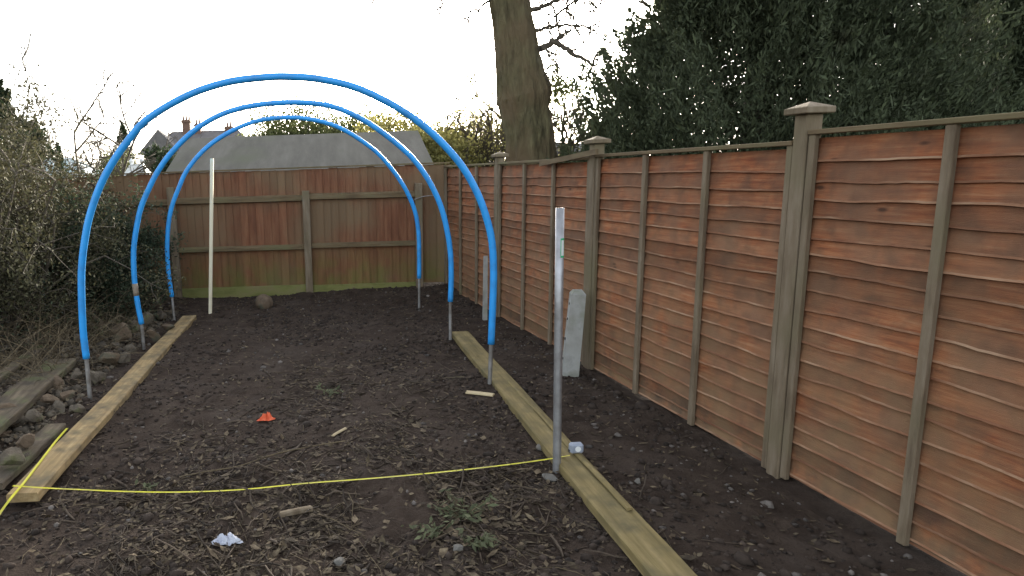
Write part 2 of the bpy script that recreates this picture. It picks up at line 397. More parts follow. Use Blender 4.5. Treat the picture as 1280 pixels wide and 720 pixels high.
def sticks(P, L, rad, lift, bend=.25):
    n = len(P); V = np.zeros((n, 4, 3, 3)); a = rng.uniform(0, 2*np.pi, n)
    d = np.stack([np.cos(a), np.sin(a), rng.uniform(-lift, lift, n)], 1); s = np.stack([-np.sin(a), np.cos(a), 0*a], 1)
    up = np.array([0, 0, 1.0]); bd = rng.uniform(-bend, bend, n)
    for i, t in enumerate((-.5, -.17, .17, .5)):
        c = np.zeros((n, 3)); c[:, :2] = P
        c = c + d*(t*L)[:, None] + s*((t*t-.1)*bd*L)[:, None] + s*(rng.uniform(-.03, .03, n)*L)[:, None]
        zz = height(c[:, 0], c[:, 1], True) + .004
        c[:, 2] = zz + np.maximum(0, (d[:, 2]*(t+.5)*L))
        rr = (rad * (1.15 - abs(t)))
        for k in range(3):
            q = 2*math.pi*k/3
            V[:, i, k] = c + (math.cos(q)*s + math.sin(q)*up) * rr[:, None]
    F = []
    base = (np.arange(n)*12)[:, None]
    for i in range(3):
        for k in range(3):
            F.append(base + np.array([i*3+k, i*3+(k+1) % 3, (i+1)*3+(k+1) % 3, (i+1)*3+k]))
    return V.reshape(-1, 3), np.concatenate(F)
P = scatter(5500, mat_zone)
V, Fc = sticks(P, rng.uniform(.04, .22, len(P))**1.0, rng.gamma(2.2, .0011, len(P))+.0008, .3)
tag(raw("twig_litter", V, Fc, M['twig']), "tangled brown twigs and rotting stalks lying on the soil", "twigs", kind="stuff")
P = scatter(900, mat_zone)
V, Fc = sticks(P, rng.uniform(.06, .30, len(P)), rng.uniform(.0008, .0022, len(P)), .3, .5)
tag(raw("dry_stem_litter", V, Fc, M['straw']), "straw coloured dry stems strewn among the twigs on the soil", "dry stems", kind="stuff")

def ico():
    t = (1 + 5**.5)/2
    v = np.array([(-1,t,0),(1,t,0),(-1,-t,0),(1,-t,0),(0,-1,t),(0,1,t),(0,-1,-t),(0,1,-t),(t,0,-1),(t,0,1),(-t,0,-1),(-t,0,1)], float)
    v /= np.linalg.norm(v[0])
    f = np.array([(0,11,5),(0,5,1),(0,1,7),(0,7,10),(0,10,11),(1,5,9),(5,11,4),(11,10,2),(10,7,6),(7,1,8),(3,9,4),(3,4,2),(3,2,6),(3,6,8),(3,8,9),(4,9,5),(2,4,11),(6,2,10),(8,6,7),(9,8,1)])
    return v, f
IV, IF = ico()
def lumps(P, rad, sq=.7):
    n = len(P); zz = height(P[:, 0], P[:, 1])
    V = IV[None] * (1 + rng.uniform(-.28, .28, (n, 12, 1))) * rad[:, None, None] * rng.uniform(.65, 1.3, (n, 1, 3))
    V[:, :, 2] *= sq
    V += np.column_stack([P, zz + rad*.12])[:, None]
    return V.reshape(-1, 3), (IF[None] + (np.arange(n)*12)[:, None, None]).reshape(-1, 3)
P = scatter(16000, lambda x, y: np.clip(.35 + 1.4*vnoise(x, y, 1.7), .05, 1))
V, Fc = lumps(P, rng.gamma(2.2, .0035, len(P)) + .002)
tag(raw("soil_clods", V, Fc, M['clod'], smooth=True), "small crumbly dark soil clods covering the bed", "soil clods", kind="stuff")
P = scatter(1500, lambda x, y: np.clip(.2 + .5*sstep(1.2, 1.8, x) + .8*sstep(-1.8, -2.2, x), 0, 1))
V, Fc = lumps(P, rng.gamma(2, .0035, len(P)) + .003)
Pb = np.stack([rng.uniform(-3.4, -1.98, 5000), rng.uniform(3.0, 8.2, 5000)], 1)
Vb, Fb = lumps(Pb, rng.gamma(2.2, .007, len(Pb)) + .004)
tag(raw("rubble_chippings", Vb, Fb, M['rubble'], smooth=False), "fine broken chippings and crumbs filling between the stones of the left bank", "rubble", kind="stuff")
tag(raw("grit", V, Fc, M['grit'], smooth=True), "small pale bits of grit and gravel in the soil", "grit", kind="stuff")

# ------------------------------------------------------------------ stones
def stone_mesh(rx, ry, rz, seed, sub=4, rough=.22):
    import bmesh
    bm = bmesh.new(); bmesh.ops.create_icosphere(bm, subdivisions=sub, radius=1)
    r = np.random.default_rng(seed)
    planes = [(v/np.linalg.norm(v), (r.uniform(.62, .95) if rough > .4 else r.uniform(.35, .72))) for v in r.normal(size=(10, 3))]
    for v in bm.verts:
        p = np.array(v.co)
        for nrm, d in planes:
            e = p @ nrm - d
            if e > 0: p = p - nrm*e*(1-(rough if rough > .4 else .04))
        p = p * (1 + .05*math.sin(5*p[0]+seed)*math.cos(6*p[1]+3*p[2]))
        if rough <= .4: p = p*(1 + .10*(vnoise(p[0]*3+seed, p[1]*3+p[2]*2, 1)) + .07*vnoise(p[0]*9+seed, p[1]*9+p[2]*7, 1))
        v.co = (p[0]*rx, p[1]*ry, p[2]*rz)
    me = bpy.data.meshes.new("stone"); bm.to_mesh(me); bm.free()
    for p in me.polygons: p.use_smooth = (rough > .4)
    return me
def stone(px, py, wpx, hpx, label, mat='rock', group=None, name="stone", z0=0.0, rough=.22, seed=None, cat="stone", sub=3):
    g = G(px, py + hpx*.35, z0); k = g[1]/FPX
    seed = seed if seed is not None else int(px*7+py)
    sub = max(sub, 3) if wpx > 10 else 2
    me = stone_mesh(wpx*k/2*1.05, wpx*k/2*.85, hpx*k/2*1.05, seed, sub, rough); me.materials.append(M[mat])
    o = bpy.data.objects.new(name, me); COL.objects.link(o)
    o.location = (g[0], g[1] + .02, max(z0, H(g[0], g[1])) + hpx*k*.28)
    o.rotation_euler = (random.uniform(-.2, .2), random.uniform(-.2, .2), random.uniform(0, 6))
    return tag(o, label, cat, group)
GB = "rubble stones heaped on the left bank"
stone(357, 0, 1, 1, "x") if False else None
big = [(100,432,17,15,"upright pale grey stone beside the foot of the front blue hoop",'rock'),
       (150,418,40,26,"largest brown grey stone on the left bank between the front and middle hoops",'rock2'),
       (133,444,34,22,"flat brown stone leaning just right of the front hoop's left leg",'rock2'),
       (166,408,16,16,"pale grey stone behind the foot of the middle hoop",'rock'),
       (155,447,20,13,"small grey stone near the middle hoop's left stake",'rock'),
       (192,418,22,14,"low mossy stone right of the middle hoop's left stake",'rock2'),
       (95,470,24,16,"grey stone left of the front hoop's left stake, beside the timber board",'rock'),
       (8,572,36,30,"large dark grey stone at the left edge of the photo beyond the tape",'rock'),
       (4,515,38,22,"broad brown stone at the left edge beneath the old wide board",'rock2'),
       (85,492,20,14,"small brown stone between the old wide board and the pale timber board",'rock2'),
       (200,392,24,14,"grey stone by the left stake of the rear hoop",'rock'),
       (60,500,26,14,"brown clod-like stone lying below the end of the old wide board",'rock2')]
big += [(176,398,30,20,"pale grey angular stone high on the bank just behind the middle hoop's left leg",'rock'),
        (122,408,24,18,"brown angular stone just behind the front hoop's left leg",'rock2'),
        (210,408,16,12,"small brown stone between the middle and rear hoops' left stakes, beside the board",'rock2'),
        (120,470,22,16,"dark angular stone touching the timber board below the flat brown stone",'rock'),
        (70,478,30,16,"flat brown stone against the end of the wide old plank",'rock2'),
        (40,520,26,18,"mossy angular stone below the middle of the wide old plank",'rock'),
        (30,552,30,20,"brown angular stone above the dark sunken plank",'rock2'),
        (96,512,20,13,"small angular stone beside the pale board, left of its middle",'rock'),
        (142,400,22,16,"grey angular stone at the edge of the dead stems",'rock')]
for i, (x, y, a, b, lb, mt) in enumerate(big): stone(x, y, a*1.15, b*1.2, lb, mt, z0=.05)
for i in range(150):
    t = random.random(); x = 15 + 185*t + random.gauss(0, 20) - 8; y = 545 - 150*t + random.gauss(0, 18)
    if y < 385 or x > 205 - (y-395)*.92: x -= 30
    s_ = (4+random.gammavariate(2, 3))*(1.2 - .5*t)
    stone(max(x, 1), max(y, 392), s_, s_*.7, "small rough stone in the loose rubble of the left bank", random.choice(['rock', 'rock2']), GB, z0=.03)
stone(330, 377, 27, 20, "round moss-brown stone ball on the soil by the back fence", 'rock2', name="round_stone", sub=4, rough=.85)
stone(677, 560, 14, 8, "small flat pale stone just left of the upright steel pole", 'pebble', sub=4, rough=.6)
stone(573, 692, 17, 14, "pale blue-grey stone at the bottom edge below the weeds", 'pebble')
stone(425, 712, 24, 12, "pale flat stone at the bottom edge near the middle", 'pebble', sub=4)
stone(690, 597, 22, 8, "small broken stones packed against the foot of the steel pole", 'pebble')
stone(800, 603, 13, 6, "small pale stone on the soil right of the green treated board", 'pebble')

# ------------------------------------------------------------------ back fence
BX, BY = -6.0, 9.22
bf = thing("board_fence", "long reddish-brown close-boarded fence with moss-green foot closing the far end", "fence", (BX, BY, 0))
def bz(x):                              # top edge, local x
    return 1.745 + .004*math.sin(x*2.1)
L_ = 7.66
m = MB(); x = 0.0; k = 0
while x < L_:
    wd = .105 + random.uniform(-.004, .004); t = bz(x) + random.uniform(-.006, .006)
    y0 = .0 + random.uniform(-.003, .003)
    x1 = min(x + wd, L_)
    m.add([(x, y0-.004, .10), (x1+.012, y0-.017, .10), (x1+.012, y0+.002, .10), (x, y0+.004, .10),
           (x, y0-.004, t), (x1+.012, y0-.017, t), (x1+.012, y0+.002, t), (x, y0+.004, t)],
          [(0,3,2,1),(4,5,6,7),(0,1,5,4),(1,2,6,5),(2,3,7,6),(3,0,4,7)])
    x += wd
m.build("boards", M['feather'], bf)
posts = [-.1, 1.93, 3.80, 5.66, 7.22]
for (za, zb, dep) in ((1.33, 1.405, .05), (.655, .715, .05)):
    for a, b in zip(posts[:-1], posts[1:]):
        dz = -.012
        m = MB(); m.prism([(a+.05, -dep-.02, za), (a+.05, -.019, za-.01), (a+.05, -.019, zb+.005), (a+.05, -dep-.02, zb-.02)],
                          [(b-.05, -dep-.02, za+dz), (b-.05, -.019, za-.01+dz), (b-.05, -.019, zb+.005+dz), (b-.05, -dep-.02, zb-.02+dz)])
        m.build("rail", M['rail'], bf)
m = MB(); m.box((0, -.045, 1.755), (L_, .03, 1.775)); m.build("top_rail", M['rail'], bf)
for a, b in zip(posts[:-1], posts[1:]):
    MB().box((a+.05, -.05, -.06), (b-.05, -.02, .115+random.uniform(-.02, .02)), .004).build("gravel_board", M['mossboard'], bf)
for i, (a, t) in enumerate(zip(posts, (1.4, 1.42, 1.56, 1.45, 1.5))):
    MB().box((a-.05, -.105, -.3), (a+.05, -.022, t), .006).build("post", M['rail' if 0 else 'oldwood'], bf)
MB().tube([(7.15, -.13, 1.28), (7.28, -.14, 1.32), (7.42, -.13, 1.33)], .007, 6).build("wire", M['galvd'], bf)

# ------------------------------------------------------------------ right fence
c0 = np.array([1.62, 9.3]); c1 = np.array([2.55, 1.3]); dv = c1 - c0; ang = math.atan2(dv[1], dv[0])
rf = thing("lap_fence", "orange-brown overlapping lap panel fence with capped posts along the right side", "fence", (c0[0], c0[1], 0), ang)
PS = [.05, 2.07, 4.12, 6.10, 8.10]
def make_panel(a, b, top, zlow, seed):
    random.seed(seed)
    ex = .088; n = int((top - zlow) / ex) + 1
    m = MB(); nseg = 44; edge = set()
    for i in range(n):
        zt = top - .018 - i*ex; zb = zt - ex - .03 + random.uniform(-.007, .007)
        if zb < zlow: zb = zlow
        ph = random.uniform(0, 9); fr_ = random.uniform(.06, .34); am = random.uniform(.0006, .0055)
        wav = [am*(math.sin(ph + j*fr_) + .6*math.sin(ph*2 + j*fr_*2.7)) + random.uniform(-.0015, .0015) for j in range(nseg+1)]
        bow = random.uniform(-.004, .004)
        ring = []
        b0 = len(m.v)
        for j in range(nseg+1):
            x = a + (b-a)*j/nseg; bo = bow*math.sin(math.pi*j/nseg*2)
            zz = zb + wav[j]; th = .009
            m.v += [(x, .018, zt), (x, .006, zt+.003), (x, -.0125+bo, zz+.013), (x, -.0165+bo, zz+.004), (x, -.011+bo+th, zz-.001)]
        for j in range(nseg):
            q = b0 + j*5
            for k in range(5):
                if k in (2,): edge.add(len(m.f))
                m.f.append((q+k, q+(k+1) % 5, q+5+(k+1) % 5, q+5+k))
        m.f.append((b0, b0+1, b0+2, b0+3, b0+4)); q = b0 + nseg*5; m.f.append((q+4, q+3, q+2, q+1, q))
    pn = m.build("lap_panel", M['larch'], rf, smooth=False)
    pn.data.materials.append(M['edge'])          # paler colour on the lower lip of every board
    for i in edge: pn.data.polygons[i].material_index = 1
    def bat(x0, x1, y0, y1, z0, z1, nm="batten", mt='oldwood'):
        return MB().box((x0, y0, z0), (x1, y1, z1), .003).build(nm, M[mt], pn)
    W = b - a
    bat(a, a+.038, -.042, -.0165, zlow-.01, top); bat(b-.038, b, -.042, -.0165, zlow-.01, top)
    for f in (.34, .665): bat(a+W*f-.02, a+W*f+.02, -.042, -.0165, zlow-.005, top-.002)
    bat(a, b, -.05, .03, top+.001, top+.024, "capping", 'rail')
    bat(a, b, .019, .042, zlow, zlow+.04, "bottom_batten", 'rail')
    return pn
tops = [1.70, 1.70, 1.715, 1.76]
for i in range(4):
    make_panel(PS[i]+.045, PS[i+1]-.045, tops[i], .03, 20+i)
random.seed(9)
for i, s_ in enumerate(PS):
    t = [1.76, 1.80, 1.84, 1.88, 1.88][i]
    po = MB().box((s_-.04, -.05, -.4), (s_+.04, .035, t-.02), .006).build("post", M['oldwood'], rf)
    if i:
        wc = .07
        q = MB(); q.box((s_-wc, -.085, t-.019), (s_+wc, .07, t+.012), .004)
        q.add([(s_-wc+.008, -.077, t+.0125), (s_+wc-.008, -.077, t+.0125), (s_+wc-.008, .062, t+.0125), (s_-wc+.008, .062, t+.0125), (s_, -.008, t+.04)], [(3,2,1,0),(0,1,4),(1,2,4),(2,3,4),(3,0,4)])
        q.build("post_cap", M['oldwood'], po)
# loose grey batten nailed across the two middle panels
m = MB(); A = (3.22, -.075, 1.665); B = (4.30, -.115, 1.735)
m.prism([(A[0], A[1], A[2]), (A[0], A[1]+.022, A[2]), (A[0], A[1]+.022, A[2]+.042), (A[0], A[1], A[2]+.042)],
        [(B[0], B[1], B[2]), (B[0], B[1]+.022, B[2]), (B[0], B[1]+.022, B[2]+.042), (B[0], B[1], B[2]+.042)])
tag(m.build("loose_batten", M['rail'], rf), "grey batten nailed slanting across the panel top")

# ------------------------------------------------------------------ hoops
def hoop(label, px, Yl, Yr, footL, footR, tape=False):
    xl, xr = footL[0], footR[0]
    def yy(x): return Yl + (Yr-Yl)*np.clip((x-xl)/(xr-xl), 0, 1)
    pts = [D(x, y, yy(x)) for x, y in px]
    gl = G(*footL); gr = G(*footR)
    org = (pts[0] + pts[-1])/2; org[2] = 0
    t = thing("pipe_hoop", label, "hoop", org, group="blue pipe hoops of the tunnel frame")
    Pp = [p - org for p in spline(pts, 6)]
    MB().tube(Pp, .0262, 16).build("pipe", M['pipe'], t, smooth=True)
    for end, nxt, g in ((pts[0], pts[1], np.array([gl[0], gl[1], 0])), (pts[-1], pts[-2], np.array([gr[0], gr[1], 0]))):
        d = end - g; d /= np.linalg.norm(d)
        Q = [g - d*.25 - org, g - org, end - org, end + d*.04 - org]
        MB().tube(Q, .0165, 12).build("stake", M['galvd'], t, smooth=True)
    if tape:
        i = 8; MB().tube([Pp[i], Pp[i+1], Pp[i+2], Pp[i+3]], .028, 16).build("tape_band", M['tape'], t, smooth=True)
    return t
hoop("largest, nearest blue plastic pipe hoop, arching between the two timber boards",
     [(108,448),(104,414),(102,371),(102,337),(105,307),(111,274),(122,240),(136,211),(156,181),(183,150),(233,120),(283,103),(333,96.5),(366,96),(400,99),(443,109),(487,129),(523,152),(551,177),(577,207),(596,240),(608,272),(615,303),(617,340),(616,380),(614,430)],
     4.83, 4.82, (113,502), (612,485))
hoop("middle blue plastic pipe hoop with a scrap of brown tape low on its left leg",
     [(177,405),(172,379),(168,349),(167,315),(170,288),(176,260),(186,236),(198,213),(215,190),(243,163),(277,143),(317,132),(367,128),(410,132),(443,144),(473,162),(507,189),(527,212),(541,235),(551,258),(558,284),(563,315),(564,347),(563,377)],
     6.36, 6.32, (180,437), (563,425), tape=True)
hoop("smallest-looking, farthest blue plastic pipe hoop, just before the back fence",
     [(215,371),(211,344),(209,316),(210,286),(214,261),(223,236),(235,211),(260,183),(293,162),(327,150),(367,147),(404,152.5),(433,164),(467,187),(488,209),(506,235),(518,262),(523,289),(524,318),(524,348)],
     7.7, 8.05, (218,402), (524,383))

# front upright steel pole
g = G(696, 590); tp = D(700, 260, g[1]); o_ = np.array([g[0], g[1], 0])
pt = thing("steel_pole", "tall upright galvanised steel tube with green sticker, standing in front of the right board", "pole", o_)
dd = tp - o_; u = dd/np.linalg.norm(dd)
m = MB(); n = 20; rO, rI = .0215, .018
m.tube([-u*.25, u*.4, dd*.6, dd], rO, n, cap=False); m.tube([dd*.5, dd], rI, n, cap=False)
a_ = 3*n; b_ = 4*n + n
m.f += [(a_+k, a_+(k+1) % n, b_+(k+1) % n, b_+k) for k in range(n)]
m.build("tube", M['galv'], pt, smooth=True, fix=False)
def patch(a0, a1, z0, z1, mt, nm, par, r=.0222):
    V = []; nn = 8
    for j in range(nn+1):
        a = a0 + (a1-a0)*j/nn
        for zz in (z0, z1):
            c = dd*(zz/dd[2]); V.append((c[0]+r*math.cos(a), c[1]+r*math.sin(a), c[2]))
    return raw(nm, V, [(2*j, 2*j+2, 2*j+3, 2*j+1) for j in range(nn)], M[mt], par)
st = patch(R(-95), R(-15), 1.19, 1.29, 'green', "sticker", pt)
patch(R(-85), R(-45), 1.20, 1.28, 'white', "sticker_print", st, .0227)

# pale timber stick
g = G(262, 392); tp = D(265, 198, g[1] - .12)
sk = MB(); q = .019
sk.prism([(g[0]+a, g[1]+b, -.12) for a, b in ((-q,-q),(q,-q),(q,q),(-q,q))], [(tp[0]+a, tp[1]+b, tp[2]) for a, b in ((-q,-q),(q,-q),(q,q),(-q,q))])
sk = sk.build("timber_stake", M['lath']); tag(sk, "tall thin pale cream timber stake upright near the back fence", "stake")

# short grey post beside the fence and the concrete stub
g = G(606, 403)
m = MB(); t_ = D(607, 320, g[1]); m.prism([(g[0]+a, g[1]+b, -.1) for a, b in ((-.024,-.02),(.024,-.02),(.024,.02),(-.024,.02))],
    [(t_[0]+a, t_[1]+b, t_[2]) for a, b in ((-.02,-.016),(.02,-.016),(.02,.016),(-.02,.016))])
tag(m.build("short_post", M['concrete']), "narrow pale grey short post behind the nearest hoop's right leg", "post")
cs = thing("concrete_post", "square grey concrete post stub leaning against the right fence", "post", (1.86, 5.06, 0), R(-12))
m = MB(); hw = .062; hgt = .66
b0 = [(-hw,-hw,-.12),(hw,-hw,-.12),(hw,hw,-.12),(-hw,hw,-.12)]; ofs = (.06, .05)
kx = .88
b1 = [(x*kx+ofs[0], y*kx+ofs[1], hgt) for x, y, _ in b0]
b2 = [(x*kx*.6+ofs[0], y*kx*.6+ofs[1], hgt+.03) for x, y, _ in b0]
m.prism(b0, b1); m.prism([(x, y, z+.0005) for x, y, z in b1], b2)
m.build("shaft", M['concrete'], cs)
for zz in (.14, .30, .46, .58):
    f = zz/hgt; cy_ = ofs[1]*f; cx_ = ofs[0]*f - hw*(1-.12*f)
    MB().tube([(cx_+.004, cy_, zz), (cx_-.002, cy_, zz)], .010, 8).build("bolt_hole", M['window'], cs)

# ------------------------------------------------------------------ boards along the bed
def plank(name, label, pa, pb, wid, th, z, mat, zrot_jit=0, seg=26, cat="board", notch=False, sag=.004, tilt=0):
    """pa/pb: centre of near and far end (world x, y)"""
    pa = np.array(pa); pb = np.array(pb); L = np.linalg.norm(pb-pa); a = math.atan2(pb[1]-pa[1], pb[0]-pa[0]) - math.pi/2
    m = MB(); r = random.Random(int(L*1000))
    prof = [(-wid/2, .0), (-wid/2, th-.006), (-wid/2+.006, th), (0, th+.001), (wid/2-.006, th), (wid/2, th-.006), (wid/2, .0)]
    b0 = 0
    for j in range(seg+1):
        y = L*j/seg; dx = r.uniform(-.0015, .0015); dz = sag*math.sin(j*.5)
        for (x, zz) in prof: m.v.append((x+dx, y + (r.uniform(-.004, .004) if j in (0, seg) else 0), zz+dz + tilt*x))
    k = len(prof)
    for j in range(seg):
        for i in range(k): m.f.append((j*k+i, j*k+(i+1) % k, (j+1)*k+(i+1) % k, (j+1)*k+i))
    m.f += [tuple(range(k)), tuple(range(seg*k, seg*k+k))[::-1]]
    o = m.build(name, M[mat], None, (pa[0], pa[1], z)); o.rotation_euler = (0, 0, a)
    return tag(o, label, cat)
def mid(a, b): return (np.array(a)[:2] + np.array(b)[:2])/2
Z = .055
plank("timber_board", "long pale knotty timber board laid on the soil along the left side of the bed", mid(G(8,614,Z), G(47,622,Z)), mid(G(229,395,Z), G(244,395,Z)), .165, .05, Z-.045, 'board_l')
nr = G(748, 635, Z); 
fa, fb = G(567,414,Z), G(583,416,Z); na, nb = G(740,625,Z), G(779,625,Z)
fc = mid(fa, fb); nc = mid(na, nb); dirn = (nc-fc)/np.linalg.norm(nc-fc)
plank("timber_board", "long green-tinged timber board laid along the right side of the bed beneath the steel pole", fc + dirn*(np.linalg.norm(nc-fc)+1.35), fc, .175, .05, Z-.045, 'board_r')
# narrow second batten lying on the right edge of it
pa_ = G(795, 640, Z+.0); pb_ = G(640, 478, Z)
plank("thin_batten", "thin dark-edged batten lying along the outer edge of the right board", pa_[:2]+np.array([-.03, 0]), pb_[:2]+np.array([-.025, 0]), .03, .012, .064, 'board_r', cat="batten")
plank("old_board", "wide old grey plank lying among the rubble at far left, ending by the stones", mid(G(-60,545,.1), G(-20,570,.1)), mid(G(70,447,.1), G(85,462,.1)), .26, .05, .09, 'sleeper')
plank("old_board", "narrow worn plank behind the wide old one, reaching towards the shrubs", mid(G(-60,512,.12), G(-50,520,.12)), mid(G(90,405,.12), G(104,410,.12)), .11, .04, .14, 'sleeper')
plank("old_board", "dark rotten plank sunk in soil beside the near end of the pale timber board", mid(G(-15,590,.03), G(-10,625,.03)), mid(G(62,528,.03), G(78,535,.03)), .14, .04, .0, 'sleeper')
plank("old_board", "broken plank lying across the bank between the old planks and the front hoop", mid(G(100,420,.1), G(112,428,.1)), mid(G(150,395,.1), G(160,398,.1)), .15, .04, .08, 'sleeper')

# ------------------------------------------------------------------ tape
def ribbon(P, w_, up=(0, 0, 1), th=.0012):
    P = [np.array(p) for p in P]; m = MB(); V = []
    for i, p in enumerate(P):
        t = (P[min(i+1, len(P)-1)] - P[max(i-1, 0)]); t /= np.linalg.norm(t)
        s_ = np.cross(t, up); s_ /= np.linalg.norm(s_); n_ = np.cross(s_, t)
        V += [p - s_*w_/2, p - n_*w_*.12, p + s_*w_/2, p + s_*w_/2 - n_*th, p - n_*(w_*.12+th), p - s_*w_/2 - n_*th]
    F = [(i*6+k, i*6+(k+1) % 6, i*6+6+(k+1) % 6, i*6+6+k) for i in range(len(P)-1) for k in range(6)]
    F += [tuple(range(6))[::-1], tuple(range(len(P)*6-6, len(P)*6))]
    return m.add(V, F)
tm_o = G(716, 568, .06); tm_o = np.array([tm_o[0], tm_o[1], 0])
tp_ = thing("tape_measure", "yellow tape measure stretched across the bed between the boards, case on the right one", "tape measure", tm_o)
pts = []
for (x, y) in [(16,607),(60,610),(105,612),(150,614),(220,615),(300,612),(380,606),(450,599),(520,593),(580,587),(640,580),(690,573),(712,569)]:
    zz = .085 if (x < 100 or x > 700) else .045
    for _ in range(2): q_ = G(x, y, zz)
    pts.append(np.array([q_[0], q_[1], max(zz, H(q_[0], q_[1])+.012)]) - tm_o)
ribbon(spline(pts, 4), .012).build("blade", M['yellow'], tp_)
m = MB()
m.box((-.02, -.022, .0705), (.055, .022, .128), .01)
cse = m.build("case", M['case'], tp_)
MB().tube([(.02, -.0225, .10), (.02, -.0245, .10)], .016, 16).build("badge", M['pvc'], cse)
MB().box((-.024, -.012, .072), (-.0205, .012, .09)).build("mouth", M['window'], cse)
pts = [G(x, y, z_) for x, y, z_ in [(84,535,.02),(70,551,.06),(50,577,.068),(30,603,.068),(14,622,.068),(0,641,.03),(-18,668,.02)]]
o_ = ribbon(spline(pts, 4), .016).build("yellow_strap", M['yellow']); tag(o_, "length of yellow tape lying along the near end of the pale left board", "tape")

# ------------------------------------------------------------------ scraps
def crumple(name, px, py, wpx, hpx, mat, label, cat, seed, rot=0):
    g = G(px, py); k = g[1]/FPX; r = np.random.default_rng(seed); na, nr_ = 26, 7
    prof = 1 + .35*np.sin(np.arange(na)*2*np.pi/na*2 + seed) + .22*np.sin(np.arange(na)*2*np.pi/na*5 + seed*2) + r.uniform(-.12, .12, na)
    V = [(0, 0, .02)]
    for i in range(1, nr_+1):
        for j in range(na):
            a = 2*math.pi*j/na; q = i/nr_
            x = math.cos(a)*prof[j]*q*wpx*k*.5; y = math.sin(a)*prof[j]*q*wpx*k*.34
            x, y = x*math.cos(rot)-y*math.sin(rot), x*math.sin(rot)+y*math.cos(rot)
            V.append((x, y, .004 + (1-q*q*.8)*hpx*k*(.30 + .55*float(vnoise(x*60+seed, y*60, 1)) + r.uniform(-.13, .13))*.75))
    F = [(0, 1+j, 1+(j+1) % na) for j in range(na)] + [(1+i*na+j, 1+(i+1)*na+j, 1+(i+1)*na+(j+1) % na, 1+i*na+(j+1) % na) for i in range(nr_-1) for j in range(na)]
    o = raw(name, V, F, M[mat], None, (g[0], g[1], H(g[0], g[1])))
    md = o.modifiers.new("s", 'SOLIDIFY'); md.thickness = .0015
    return tag(o, label, cat)
crumple("plastic_scrap", 333, 526, 19, 26, 'orange', "crumpled bright orange scrap on the soil in the middle of the bed", "litter", 3, .5)
crumple("plastic_bag", 284, 677, 36, 30, 'plastic', "crumpled white plastic scrap among the twigs in the foreground", "litter", 6, -.6)
plank("wood_chip", "pale split sliver of wood left of the right board", mid(G(583,494), G(583,497)), mid(G(617,498), G(617,502)), .045, .014, .028, 'chip', seg=4, cat="wood chip")
plank("wood_chip", "small yellowish wood sliver lying in the middle of the bed", mid(G(416,548), G(416,548)), mid(G(432,538), G(432,541)), .02, .01, .015, 'chip', seg=4, cat="wood chip")
plank("broken_stick", "stout grey broken stick lying in the twigs at the bottom of the bed", mid(G(350,648), G(350,650)), mid(G(390,641), G(390,643)), .03, .022, .015, 'oldwood', seg=4, cat="stick")
plank("broken_stick", "thin dark broken stick lying beside the rear part of the right board", mid(G(540,478), G(540,478)), mid(G(580,474), G(580,476)), .015, .014, .015, 'sleeper', seg=4, cat="stick")
# long thin stalk lying across the bed
Pq = [G(x, y, .02) for x, y in [(225,597),(262,590),(300,582),(345,572),(390,563),(432,557)]]
Pq = [np.array([p[0], p[1], H(p[0], p[1])+.02+.01*(i % 2)]) for i, p in enumerate(Pq)]
tag(MB().tube(spline(Pq, 3), .004, 5).build("long_stalk", M['straw']), "long thin straw-coloured stalk lying beyond the yellow tape", "stalk")

def weed(px, py, n, h, label, seed):
    g = G(px, py); random.seed(seed); r = np.random.default_rng(seed)
    t = thing("weed", label, "weed", (g[0], g[1], H(g[0], g[1])))
    m = MB(); C = []
    for i in range(n):
        a = r.uniform(0, 6.28); ln = h*r.uniform(.5, 1.2); le = r.uniform(.5, 1.3)
        P_ = [(0, 0, 0)] + [(math.cos(a)*le*ln*s, math.sin(a)*le*ln*s, ln*(s - .45*s*s)) for s in (.35, .7, 1)]
        m.tube(P_, [.0025, .002, .0015, .0008], 4)
        for s in np.linspace(.2, 1, 7):
            C.append((math.cos(a)*le*ln*s, math.sin(a)*le*ln*s, ln*(s - .45*s*s)))
    m.build("stems", M['straw'], t)
    C = np.array(C) + r.normal(0, .008, (len(C), 3))
    V, F = leaf_cards(C, r.uniform(.03, .06, len(C)), r.uniform(.01, .022, len(C)), up=.4)
    raw("leaves", V, F, M['weed'], t)
weed(578, 648, 16, .17, "biggest pale green straggly weed, at the lower right of the bed", 1)
weed(545, 672, 8, .11, "small green weed left of the biggest one in the foreground", 2)
weed(600, 690, 8, .10, "low green weed between the biggest weed and the bottom edge", 3)
weed(412, 490, 6, .09, "tiny withered weed in the middle of the bed behind the orange scrap", 4)
weed(186, 605, 5, .06, "tiny weed in the soil just beyond the tape near the left board", 5)

